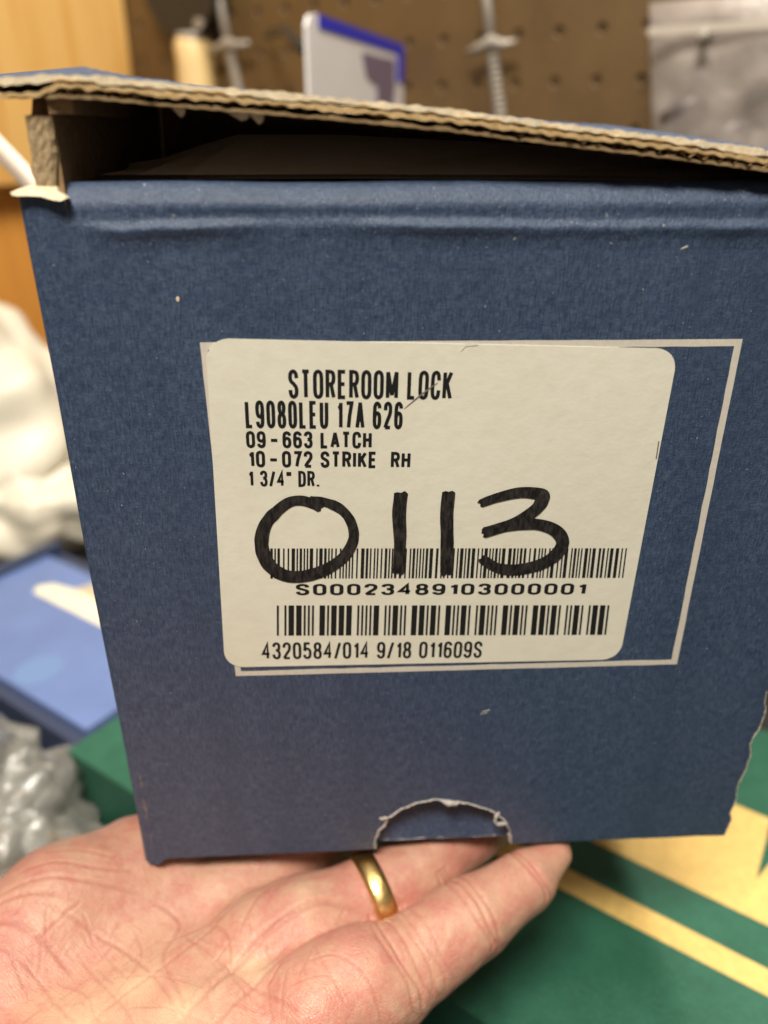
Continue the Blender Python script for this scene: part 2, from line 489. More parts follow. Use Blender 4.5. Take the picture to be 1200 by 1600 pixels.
mb = MB(); mb.tube([(20, 440, 252), (27, 415, 250), (33.5, 395, 243), (38.5, 386, 237.0), (45, 384, 235.4), (55, 382, 235.0)], 3.0, 8); mb.part('wire', hk, M['black'], True)
mb = MB(); mb.tube([(4, 566, 262), (12, 500, 258), (20, 440, 252)], 2.4, 8); mb.part('shank', hk, M['black'], True)

# clear zip bag hanging on the right
zb = thing('zip_bag', 'clear zip bag with white seal line hanging on the pegboard', 'bag', wall(195, 90, 10))
def sheet_wall(name, s0, s1, z0, z1, off, amp, seed, mat, n=26, m=30, sign=1):
    V = []; F = []
    for j in range(m + 1):
        for i in range(n + 1):
            a = i / n; b = j / m
            bul = math.sin(math.pi * a) ** .6 * math.sin(math.pi * min(1, b)) ** .5
            V.append((s0 + (s1 - s0) * a + 29 * (1 - b), z0 + (z1 - z0) * b, bul))
    A = np.array(V); nz = vnoise3(np.c_[A[:, 0], A[:, 1], np.zeros(len(A))], .05, seed) + .5 * vnoise3(np.c_[A[:, 0], A[:, 1], np.zeros(len(A))], .12, seed + 1)
    W = [wall(a, z, off + sign * (b * amp) + k * 4 * min(1, b * 3)) for (a, z, b), k in zip(V, nz)]
    for j in range(m):
        for i in range(n):
            q = j * (n + 1) + i; F.append((q, q + 1, q + n + 2, q + n + 1))
    return part(name, zb, W, F, mat, None, True)
sheet_wall('front_film', 149, 262, 95, 262, 12, 16, 3, M['zip_film'])
sheet_wall('back_film', 149, 262, 95, 262, 10, -3, 9, M['zip_film'])
mb = MB()
for k in range(10):
    a0, a1 = 156 + k * 10, 166 + k * 10
    mb.box((a0, 27, 243.0 + k * .0), (a1, 29.5, 247.5), ax=AXW, org=ORW)
mb.part('zip_seal', zb, M['zip_solid'])
mb = MB()
for (s, z, r) in ((180, 205, 17), (206, 190, 20), (228, 215, 18), (190, 165, 22), (222, 165, 22)):
    mb.tube([wall(s - r * .7, z - 6, 16), wall(s, z, 17), wall(s + r * .7, z + 5, 16)], [r * .3, r * .45, r * .3], 10)
mb.part('hardware', zb, plain('grey_metal', (.20, .17, .165), .4, .4), True)
mb = MB(); mb.tube([wall(188, 246, -4), wall(188, 244, 30), wall(189, 238, 36), wall(192, 242, 38)], 2.4, 8); mb.part('bag_hook', zb, M['steel'], True)

# ------------------------------------------------------------------ clutter on the bench
def crumple(name, label, cat, c, r, mat, seed, amp, subd=5, flat=None, ridge=1.0, fr=.02, fine=.5, folds=0):
    bm_v = []; import bmesh
    b = bmesh.new(); bmesh.ops.create_icosphere(b, subdivisions=subd, radius=1.0)
    P = np.array([v.co[:] for v in b.verts]); F = [tuple(v.index for v in f.verts) for f in b.faces]; b.free()
    Q = P * np.array(r)
    d = np.zeros(len(P))
    for k, (f, a) in enumerate(((fr, 1), (fr * 2.1, .55), (fr * 4.3, .22 * fine), (fr * 8, .08 * fine))):
        nn = vnoise3(Q + 13 * seed, f, seed + k)
        d += a * (1 - 2 * np.abs(nn) * ridge - (1 - ridge))
    if folds:       # sharp-edged facets, as in stiff crumpled film
        rr = np.random.RandomState(seed); d = np.zeros(len(P))
        for k in range(folds):
            dr = rr.normal(size=3); dr /= np.linalg.norm(dr); f = fr * rr.uniform(.6, 2.4)
            ph = (Q @ dr) * f + rr.uniform() + .35 * vnoise3(Q, fr * .6, seed + 50 + k)
            d += (np.abs((ph % 1) - .5) * 4 - 1) * (fr / f) * .8
    Q = Q + P * (d * amp)[:, None]
    Q = Q + np.array(c)
    if flat is not None: Q[:, 2] = np.maximum(Q[:, 2], flat + .5)
    o = single(name, (c[0], c[1], flat if flat is not None else c[2] - r[2]), Q, F, mat, None, True)
    return tag(o, label, cat)
crumple('plastic_bag', 'tall crumpled cream white plastic bag against the pine cabinet', 'bag', (-262, 470, -25), (95, 90, 100), M['white_film'], 4, 10, flat=BZ, fr=.009, folds=6)
crumple('plastic_bag', 'low crumpled cream plastic bag lying behind the blue case', 'bag', (-205, 415, -75), (92, 50, 46), M['white_film'], 12, 8, flat=BZ, fr=.012, folds=6)
cb = crumple('clear_bag', 'crumpled clear glossy plastic bag beside the hand and the green carton', 'bag', (-127, 90, -92), (68, 58, 47), M['clear_film'], 23, 2.7, subd=6, flat=BZ, fr=.036, folds=14)
for k, (cx, cy, cz, rx, ry, rz) in enumerate(((-120, 80, -94, 54, 46, 34),)):
    f = crumple('inner_fold', 'x', 'x', (cx, cy, cz), (rx, ry, rz), M['clear_film'], 31 + k, 3.4, subd=6, flat=BZ + 2, fr=.045, folds=12)
    del f['label']; del f['category']
    f.parent = cb; f.location = f.location - cb.location
# pale strap curving down behind the box
def ribbon3(name, loc, pts, width, thick, wdir, mat):
    mb = MB(); P = [Vector(p) for p in pts]; W = Vector(wdir).normalized()
    for i in range(len(P) - 1):
        a, b = P[i], P[i + 1]
        t = (b - a).normalized(); n = t.cross(W).normalized() * thick / 2; w = W * width / 2
        V = [a - w - n, a + w - n, a + w + n, a - w + n, b - w - n, b + w - n, b + w + n, b - w + n]
        mb.add(V, [(0, 1, 5, 4), (1, 2, 6, 5), (2, 3, 7, 6), (3, 0, 4, 7)])
    return mb.single(name, loc, mat, True)
def spline(ctrl, n=8, closed=False):
    P = [np.array(p, float) for p in ctrl]; out = []
    N = len(P)
    for i in range(N if closed else N - 1):
        if closed: a, b, c_, d = P[(i - 1) % N], P[i], P[(i + 1) % N], P[(i + 2) % N]
        else: a, b, c_, d = P[max(i - 1, 0)], P[i], P[i + 1], P[min(i + 2, N - 1)]
        for k in range(n):
            t = k / n
            out.append(.5 * ((2 * b) + (c_ - a) * t + (2 * a - 5 * b + 4 * c_ - d) * t * t + (3 * b - a - 3 * c_ + d) * t ** 3))
    if not closed: out.append(P[-1])
    return out
o = ribbon3('plastic_strap', (-30, 158, -70), spline([(-160, 226, 262), (-112, 201, 222), (-71.4, 178, 185), (-57, 171, 169), (-40, 164, 140), (-31, 160, 60), (-30, 158, -69.5)], 8), 7.5, 1.0, (.62, .2, .75), M['strap'])
tag(o, 'pale plastic strap slanting down behind the top left box corner', 'strap')

# blue case
E1 = Vector((.8, -.6, 0)); E2 = Vector((.6, .8, 0)); C0 = Vector((-220, 259, 0))
def slab(mb, O, a0, a1, b0, b1, z0, z1, mi=0, ax=(E1, E2)):
    mb.box((a0, b0, z0), (a1, b1, z1), mi, ax=(ax[0], ax[1], (0, 0, 1)), org=O)
bc = thing('blue_case', 'flat blue case with navy rim and cream sticker left of the box', 'case', (C0.x + 100, C0.y, BZ))
mb = MB(); slab(mb, C0, -6, 186, -6, 114, BZ + .5, -88); mb.part('base', bc, M['navy'])
mb = MB(); slab(mb, C0, 2, 180, 2, 102, -88, -84.5); mb.part('lid', bc, M['case_blue'])
mb = MB(); slab(mb, C0, -6, 1.5, -6, 114, -87.9, -79); mb.part('rim', bc, M['navy'])
mb = MB(); mb.prism([(34, 72), (38, 66), (180, 66), (180, 84), (60, 84), (40, 80)], -84.1, -84.45, lambda a, b, d: tuple((C0 + E1 * a + E2 * b)[:2]) + (d,)); mb.part('sticker', bc, M['cream'])
mb = MB(); mb.prism([(58, 84.3), (180, 84.3), (180, 101.8), (64, 101.8)], -84.1, -84.45, lambda a, b, d: tuple((C0 + E1 * a + E2 * b)[:2]) + (d,)); mb.part('sticker_shade', bc, M['label_shadow'])  # far half of the sticker, the bag's shadow painted in tan

M['light_blue'] = plain('light_blue_print', (.15, .245, .46), .5)
mb = MB(); mb.prism([(116 + 13 * math.cos(k * .393), 18 + 14 * math.sin(k * .393)) for k in range(16)], -84.2, -84.45, lambda a, b, d: tuple((C0 + E1 * a + E2 * b)[:2]) + (d,)); mb.part('printed_spot', bc, M['light_blue'])

# green carton with gold bands
G1 = Vector((.7976, -.602, 0)); G2 = Vector((.602, .7976, 0)); G0 = Vector((-71.1, 122.3, 0)); GZ = -70
gb = thing('green_carton', 'green carton with gold bands lying under the hand and blue box', 'carton', tuple((G0 + G1 * 170 + G2 * 95)[:2]) + (BZ,))
mb = MB(); slab(mb, G0, 0, 345, 0, 197.5, BZ + .5, GZ - 2.0, ax=(G1, G2)); mb.part('tray', gb, M['green'])
mb = MB(); slab(mb, G0, -.8, 345.8, -.8, 198.3, GZ - 1.98, GZ, ax=(G1, G2)); mb.part('lid', gb, M['green'])
gf = lambda a, b, d: tuple((G0 + G1 * a + G2 * b)[:2]) + (d,)
mb = MB(); mb.prism([(60, 59), (345, 60.5), (345, 70.5), (60, 69)], GZ + .25, GZ + .02, gf); mb.part('gold_stripe', gb, M['gold_print'])
mb = MB(); mb.prism([(90, 88), (345, 88), (345, 141.5), (290, 141.5), (280.4, 106), (279.6, 141.3), (100, 141)], GZ + .25, GZ + .02, gf); mb.part('gold_panel', gb, M['gold_print'])

# ------------------------------------------------------------------ the blue cardboard box
box = thing('cardboard_box', 'worn blue cardboard box with cream label and handwritten number, held on a palm', 'box', (87, 50, 0))
W_, D_, H_ = 174.0, 100.0, 180.0
def ff(u, v, d): return (u, d, v)
# front panel
notch = [(67.41, .29), (67.2, 2.6), (67.99, 5.78), (68.6, 8.0), (70.22, 10.05), (70.6, 12.4), (71.69, 13.03), (74.8, 15.9), (77, 16.9), (79.34, 18.16), (82, 18.7), (84.8, 19.38), (88.48, 18.7), (91, 18.2), (94.05, 17.44), (97, 16.2), (99.74, 14.9), (102, 13.6), (104.05, 11.64), (106.0, 9.4), (106.81, 7.11), (107.9, 3.6), (108.27, .19)]
redge = [(172.91, -.08), (173.3, 3.2), (173.67, 6.78), (172.75, 9.43), (173.3, 12.2), (173.52, 15.04), (173.1, 17.08), (172.9, 20.1), (173.33, 23.29), (174.06, 26.91), (173.9, 29), (174.26, 31.22), (173.64, 34.09), (173.2, 36.2), (173.73, 38.75), (174.6, 41.46), (174.85, 44.4), (175.0, 47.76), (173.99, 50.67), (173.87, 54.39)]
bot1 = [(3.2, -3.1), (4.6, -2.5), (6.2, -.9), (7.69, -.38)] + [(x, -.3 + rnd.uniform(-.10, .10) + .006 * (x - 8)) for x in range(12, 66, 4)]
bot2 = [(x, .15 + rnd.uniform(-.12, .12)) for x in range(112, 171, 4)]
outline = bot1 + notch + bot2 + redge + [(174, 168), (9.3, 168), (3.2, 168)]
mb = MB()
mb.prism(outline, 0, 1.1, ff, 0, 1)
# left fold: the face rolls round into the side
arc = [(3.2, 0), (1.9, .16), (.9, .62), (.25, 1.4), (0, 2.4)]
zs = [-2.75, 20, 60, 100, 140, 168, 178.4]
V = []; F = []
for z in zs:
    for k, (x, y) in enumerate(arc): V.append((x + .25 * math.sin(z * .05), y, z - (.4 * k if z < 0 else 0)) if 0 < z < 168 and k > 0 else (x, y, z + (.25 * k if z < 0 else 0)))
for j in range(len(zs) - 1):
    for k in range(4):
        q = j * 5 + k; F.append((q, q + 5, q + 6, q + 1))
mb.add(V, F, 0)
mb.prism([(3.2, 168), (9.3, 168), (9.3, 178.2), (7.2, 177.9), (4.5, 178.3), (3.2, 178.4)], 0, 1.1, ff, 0, 1)
# rolled top edge
prof = [(168, 0), (170.2, -.1), (171.5, -.5), (172.4, -1.0), (173.0, -1.1), (173.6, -.6), (174.1, .05), (174.9, .3), (175.7, .15), (176.6, .1), (177.5, .45), (178.5, 1.15), (179.5, 2.0), (180.5, 3.0), (180.8, 4.2), (180.7, 5.6), (180.1, 7.0), (179, 8.2), (176.5, 9), (166, 9.4)]
NU = 150
nA = vnoise1(5, NU + 1, 22); nB = vnoise1(8, NU + 1, 7); nC = vnoise1(9, NU + 1, 30); nD = vnoise1(14, NU + 1, 3)
V = []; F = []
for i in range(NU + 1):
    u = 9.3 + (174 - 9.3) * i / NU
    for k, (z, y) in enumerate(prof):
        am = .55 + .5 * nA[i] + .25 * nB[i]
        ease = min(1, (u - 9.3) / 9); ease = ease * ease * (3 - 2 * ease)
        yy = y * max(.15, am) * ease if 1 <= k <= 6 else y + (.12 * nB[i] if k > 8 else 0)
        zz = z + (.7 * nC[i] + .15 * nD[i] if 1 <= k <= 7 else (.18 * nA[i] + .10 * nB[i] if k > 8 else 0))
        V.append((u, yy, zz))
n = len(prof)
for i in range(NU):
    for k in range(n - 1):
        q = i * n + k; F.append((q, q + n, q + n + 1, q + 1))
mb.add(V, F, 0)
fp = mb.part('front_panel', box, [M['blue'], M['torn']])
me = fp.data
for p in me.polygons:
    p.use_smooth = False
nflat = len(me.polygons)
for p in me.polygons:
    if abs(p.normal.y) < .999 and p.material_index == 0 or p.index >= nflat - NU * (n - 1): p.use_smooth = True
# torn paper rims: ragged ribbons standing a little proud of the face
def torn_rim(pts, wid, seed, y0=-.12, inward=1):
    r = random.Random(seed); mb = MB(); V = []
    P = [np.array(p) for p in spline(pts, 5)]
    for i, p in enumerate(P):
        t = P[min(i + 1, len(P) - 1)] - P[max(i - 1, 0)]; t /= (np.linalg.norm(t) + 1e-9)
        nrm = np.array([-t[1], t[0]]) * inward
        w = wid * r.uniform(.35, 1.25); j = r.uniform(-.12, .12) * wid
        a = p + nrm * j; b = p + nrm * (j + w)
        V += [(a[0], y0 + .1, a[1]), ((a[0] + b[0]) / 2, y0 - .25 * r.uniform(.3, 1.2) * wid, (a[1] + b[1]) / 2), (b[0], y0 + .18, b[1]), (b[0], y0 + .9, b[1])]
    F = []
    for i in range(len(P) - 1):
        for k in range(3): F.append((i * 4 + k, i * 4 + k + 1, i * 4 + k + 5, i * 4 + k + 4))
    mb.add(V, F)
    return mb
mb = torn_rim(notch, .85, 3, -.1, -1)
mb.tube([(103.6, -.3, 13.4), (102.6, -.7, 12.2), (102.3, -.9, 10.6), (103.2, -.9, 9.4), (104.6, -.7, 9.2), (105.8, -.3, 8.8)], [.35, .55, .45, .5, .6, .35], 7)
mb.tube([(86.5, -.2, 18.8), (88.5, -.45, 17.9), (90.6, -.45, 17.7), (92.0, -.2, 17.9)], [.3, .85, .7, .25], 7)
mb.tube([(70.9, -.2, 12.9), (69.6, -.6, 12.8), (68.9, -.7, 13.4)], [.4, .45, .15], 6)
mb.part('torn_notch_rim', box, kraft('torn_grey_fibre', (.66, .59, .50), (.30, .29, .30), 1.6))
mb = torn_rim(redge, .42, 9, -.05, 1)
mb.part('torn_edge', box, M['torn'])
# torn corner flap of pale paper, top left
flapo = [(-.3, 179.2), (1.4, 179.9), (3.2, 180.4), (4.8, 180.2), (8.2, 180.1), (8.6, 179.2), (10.2, 178.2), (9.1, 177.7), (7.6, 177.9), (5.4, 178.5), (3.0, 178.6), (1.2, 178.5), (0, 178.7)]
mb = MB(); mb.prism(flapo, -.9, .9, lambda a, b, d: (a, d + (b - 179) * .9 + .2 * math.sin(a * 2.1), b), 0)
mb.part('torn_corner', box, M['torn'])
# scuffs along the left fold
M['scuff'] = plain('scuffed_paper', (.15, .13, .135), .8, var=.3, vscale=1.2)
r = random.Random(5)
for (z, l, w) in ((30, 5.5, .7), (18.5, 11, .85), (7.5, 6, .45)):
    x = 3.6 + r.uniform(-.35, .35); pts = []; k = 11
    e = lambda i: math.sin(math.pi * i / (k - 1)) ** .7
    for i in range(k): pts.append((x - .03 - w * e(i) * r.uniform(-.1, .8), z + l * (i / (k - 1) - .5)))
    for i in range(k): pts.append((x + .03 + w * e(i) * r.uniform(-.1, .8), z - l * (i / (k - 1) - .5)))
    mb = MB(); mb.prism(pts[::-1], -.05, -.01, ff); mb.part('scuff_mark', box, M['scuff'])
for (x, z, w, h, a) in ((97.5, 50.7, 1.1, .22, .25), (97.0, 49.9, 1.0, .16, .2), (131.0, 168.6, .7, .3, .4)):
    mb = MB(); mb.prism([(x - w, z - h * .5 - a * w), (x + w, z - h * .5 + a * w), (x + w * .8, z + h * .5 + a * w), (x - w * .7, z + h * .5 - a * w)], -.05, -.01, ff); mb.part('scuff_mark', box, M['frame'])
mb = MB(); mb.prism([(28.1, 158.9), (28.4, 158.6), (28.75, 158.95), (28.7, 159.5), (28.4, 159.7), (28.1, 159.4)], -.12, -.01, ff); mb.part('scuff_mark', box, M['torn'])
# other panels
mb = MB(); mb.box((.0, 2.4, .2), (2.2, D_, 178)); mb.prism([(1.2, 178), (1.2, 192), (4.5, 192.4), (6.5, 195.2), (D_ - .2, 201.2), (D_ - .2, 178)], 4.3, 9.2, lambda a, b, d: (d, a, b), 1)
mb.part('left_panel', box, [M['blue'], M['kraft']])
mb = MB()   # raw fibrous end of the left wall
r = random.Random(2); pts = []
L_ = [(3.9 + .25 * r.uniform(-1, 1) + .5 * k / 10, 180 + 12 * k / 10) for k in range(11)]; R_ = [(8.0 + .25 * r.uniform(-1, 1) + 1.6 * k / 10, 180 + 12 * k / 10) for k in range(11)]
V = []; F = []
for k in range(11):
    for q in range(7):
        a = q / 6; x = L_[k][0] * (1 - a) + R_[k][0] * a
        V.append((x, .2 + .18 * r.uniform(-1, 1) + (.5 if q in (0, 6) else 0), L_[k][1]))
for k in range(10):
    for q in range(6): F.append((k * 7 + q, k * 7 + q + 1, k * 7 + q + 8, k * 7 + q + 7))
mb.add(V, F); mb.part('raw_wall_end', box, kraft('fibrous_board_end', (.52, .39, .23), (.30, .21, .11), 3.2))
mb = MB(); mb.box((W_ - 2.2, 2.2, .2), (W_, D_, 180)); mb.part('right_panel', box, [M['blue']])
LIDB = [(2.3, 201.0), (18, 199.0), (55, 195.9), (94, 192.5), (123, 189.9), (143, 188.9), (163, 186.6), (W_ - 2.3, 184.7)]
mb = MB(); mb.prism([(2.3, .2), (W_ - 2.3, .2)] + LIDB[::-1], D_ - 2.2, D_, ff); mb.part('back_panel', box, [M['kraft']])
mb = MB(); mb.box((2.3, 4.2, .25), (W_ - 2.3, D_ - 2.3, 2.0)); mb.part('bottom_panel', box, [M['blue']])
mb = MB()
mb.prism([(58, .55)] + [(58 + 62 * k / 20, .7 + .2 * rnd.uniform(-1, 1)) for k in range(1, 20)] + [(120, .55), (120, 30), (58, 30)], 2.2, 3.1, lambda a, b, d: (a, d + .24 * b, b), 0, 1)
mb.part('tuck_panel', box, [M['blue'], M['torn']])
mb = torn_rim([(70.5, .9), (76, .75), (83, .95)], .38, 17, 2.45, 1)
mb.part('torn_lip', box, M['frame'])
mb = torn_rim([(86, .95), (94, .8), (104, .9)], .3, 19, 2.45, 1)
mb.part('torn_lip', box, M['frame'])
# inner flap: pale board sloping up inside the opening
V = []; F = []
fl = [(12.5, 181.6, 14, 183.2), (20, 181.6, 14, 184.2), (30, 181.6, 14, 187.2), (38, 181.6, 14, 189.2), (60, 181.7, 14, 189.2), (100, 181.5, 14, 187.5), (140, 181.0, 14, 184.6), (171, 180.8, 14, 182.5)]
mb = MB()
for (u, z0, y0, z1) in fl:
    V += [(u, y0 + 2 * rnd.uniform(0, .1), z0), (u + .5, y0 + 20, z1 - 1.2), (u + .5, y0 + 24, z1), (u + .3, y0 + 25, z1 - .8), (u, y0 + 2, z0 - .9)]
for i in range(len(fl) - 1):
    for k in range(4): F.append((i * 5 + k, i * 5 + 5 + k, i * 5 + 6 + k, i * 5 + 1 + k))
mb.add(V, F); mb.part('inner_flap', box, M['inner'])

# lid: two plies of corrugated board, seen on their torn front edge
LU = [-12, 1.36, 6.93, 11.6, 18.29, 35.19, 58.23, 81.86, 106.22, 124.97, 144.1, 180]
LZ = [197.6, 197.95, 198.1, 198.6, 198.35, 197.01, 195.36, 193.35, 190.64, 188.71, 186.41, 182.4]
def lz(u, y):
    z = np.interp(u, LU, LZ)
    sl = np.interp(u, [-12, -1, 18, 55, 94, 123, 143, 163, 180], [.095, .072, .041, .036, .038, .044, .058, .058, .045])
    return z + sl * y
def lidsheet(u0, u1, n, ys, off, thick, jit, seed, wav=0, wl=3.0, bumpy=0, offf=None):
    r = np.random.RandomState(seed); V = []; F = []
    m = len(ys); j1 = vnoise1(seed, n + 1, 14) * jit + vnoise1(seed + 1, n + 1, 5) * jit * .4
    z1 = vnoise1(seed + 2, n + 1, 7.0) * bumpy
    for i in range(n + 1):
        u = u0 + (u1 - u0) * i / n
        for k, y in enumerate(ys):
            yy = y + (j1[i] if k == 0 else (.35 * j1[i] if k == 1 else 0))
            zz = float(lz(u, max(0, y))) + off + (offf(u) if offf else 0) + wav * math.sin(2 * math.pi * u / wl + .8 * math.sin(u * .13)) + (z1[i] if k < 2 else 0)
            th = thick * (1 + (.5 * z1[i] / max(bumpy, 1e-6) if bumpy and k == 0 else 0))
            V += [(u, yy, zz), (u, yy, zz - th)]
    s = 2 * m
    mi = []
    for i in range(n):
        for k in range(m - 1):
            a = i * s + 2 * k
            F.append((a, a + 2, a + s + 2, a + s)[::-1]); mi.append(1 if k == 0 else 0)
            F.append((a + 1, a + 3, a + s + 3, a + s + 1)); mi.append(1)
        a = i * s; F.append((a, a + s, a + s + 1, a + 1)[::-1]); mi.append(1)
        a = i * s + 2 * (m - 1); F.append((a, a + 1, a + s + 1, a + s)[::-1]); mi.append(1)
    for i in (0, n):
        for k in range(m - 1):
            a = i * s + 2 * k; q = (a, a + 1, a + 3, a + 2); F.append(q if i == 0 else q[::-1]); mi.append(1)
    return V, F, mi
ys = [-1.15, -.3, 8, 30, 60, 98]
step = lambda u: float(np.interp(u, [8.6, 11.6], [-.95, 0]))
V, F, mi = lidsheet(-12, 180, 640, ys, 0, 1.0, .5, 31, .07, 3.0, .18)
lid = part('lid', box, V, F, [M['blue'], M['torn']], mi)
V, F, mi = lidsheet(-12, 180, 640, [-1.55, -.7, 8, 30, 60, 97], -1.45, .78, .3, 41, .11, 3.0, .10, step)
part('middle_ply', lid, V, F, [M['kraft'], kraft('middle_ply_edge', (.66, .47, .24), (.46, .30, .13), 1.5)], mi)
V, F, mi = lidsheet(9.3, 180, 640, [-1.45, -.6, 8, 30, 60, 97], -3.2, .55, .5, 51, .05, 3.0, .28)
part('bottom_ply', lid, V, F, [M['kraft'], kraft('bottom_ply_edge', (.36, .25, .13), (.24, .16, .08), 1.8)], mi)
def fluting(u0, u1, zc, amp, y0, seed, offf=None):
    n = int((u1 - u0) / 3.0 * 14); V = []; F = []; r = vnoise1(seed, n + 1, 4)
    for i in range(n + 1):
        u = u0 + (u1 - u0) * i / n
        for y in (y0 + .35 * r[i], 5, 30, 97):
            V.append((u, y, float(lz(u, max(y, 0))) + zc + (offf(u) if offf else 0) + amp * math.sin(2 * math.pi * u / 3.0)))
    for i in range(n):
        for k in range(3): F.append((i * 4 + k, i * 4 + k + 1, i * 4 + k + 5, i * 4 + k + 4))
    return V, F
V, F = fluting(9.4, 179.5, -2.72, .40, -1.35, 61); part('fluted_core', lid, V, F, M['flute'], None, True)
V, F = fluting(-11, 179.5, -1.36, .2, 1.8, 71); part('thin_core', lid, V, F, M['flute'], None, True)
# scraps of paper hanging under the lid edge
for (u, w, h) in ((32.4, 2.2, 1.9), (43.2, 3.8, 1.7), (46.5, 2.6, 2.0)):
    mb = MB(); zt = float(lz(u, 0)) - 3.5
    mb.prism([(u - w * .7, zt), (u - w * .15, zt - h * .6), (u + w * .15, zt - h), (u + w * .45, zt - h * .75), (u + w * .6, zt)], -.2, .4, ff)
    mb.part('paper_scrap', lid, M['torn'])
mb = MB(); mb.box((9.6, -.1, 192.4), (13.5, 40, 195.2)); mb.box((9.2, -.3, 192.3), (9.58, 3, 195.4)); mb.part('tuck_tab', lid, M['kraft'])

# printed cream frame line on the face
def strip_poly(a, b, ia, ib, seed):
    """One frame side from outer edge a-b to inner edge ia-ib, its inner edge slightly rough."""
    r = random.Random(seed); n = 26; o_ = []; i_ = []
    for k in range(n + 1):
        t = k / n
        j = 0 if k in (0, n) else r.uniform(-.09, .09); j2 = 0 if k in (0, n) else r.uniform(-.05, .05)
        dx, dy = b[0] - a[0], b[1] - a[1]; L = math.hypot(dx, dy); nx, ny = -dy / L, dx / L
        o_.append((a[0] + dx * t + nx * j2, a[1] + dy * t + ny * j2))
        i_.append((ia[0] + (ib[0] - ia[0]) * t + nx * j, ia[1] + (ib[1] - ia[1]) * t + ny * j))
    return o_ + i_[::-1]
fo = [(31.92, 150.31), (146.97, 149.83), (147.23, 64.23), (32.27, 64.62)]
fi = [(33.4, 148.75), (145.46, 148.33), (145.55, 65.75), (33.7, 66.05)]
mb = MB()
for k in range(4):
    pl = strip_poly(fo[k], fo[(k + 1) % 4], fi[k], fi[(k + 1) % 4], 20 + k)
    mb.prism(pl[::-1], -.06, -.01, ff)
mb.part('printed_frame', box, M['frame'])

# label
LC = [(33.19, 151.22), (133.36, 147.9), (131.58, 66.42), (29.77, 67.54)]
def rounded(C, rad, n=8):
    out = []
    N = len(C)
    for i in range(N):
        p = np.array(C[i]); a = np.array(C[i - 1]) - p; b = np.array(C[(i + 1) % N]) - p
        a /= np.linalg.norm(a); b /= np.linalg.norm(b)
        p0 = p + a * rad; p2 = p + b * rad
        for k in range(n + 1):
            t = k / n; out.append(tuple((1 - t) ** 2 * p0 + 2 * t * (1 - t) * (p * .8 + .2 * (p0 + p2) / 2) + t * t * p2))
    return out
mb = MB(); mb.prism(rounded(LC, 4.6)[::-1], -.20, -.07, ff, 0, 1)
label = mb.part('label', box, [M['label'], plain('label_edge', (.85, .80, .68), .5)])

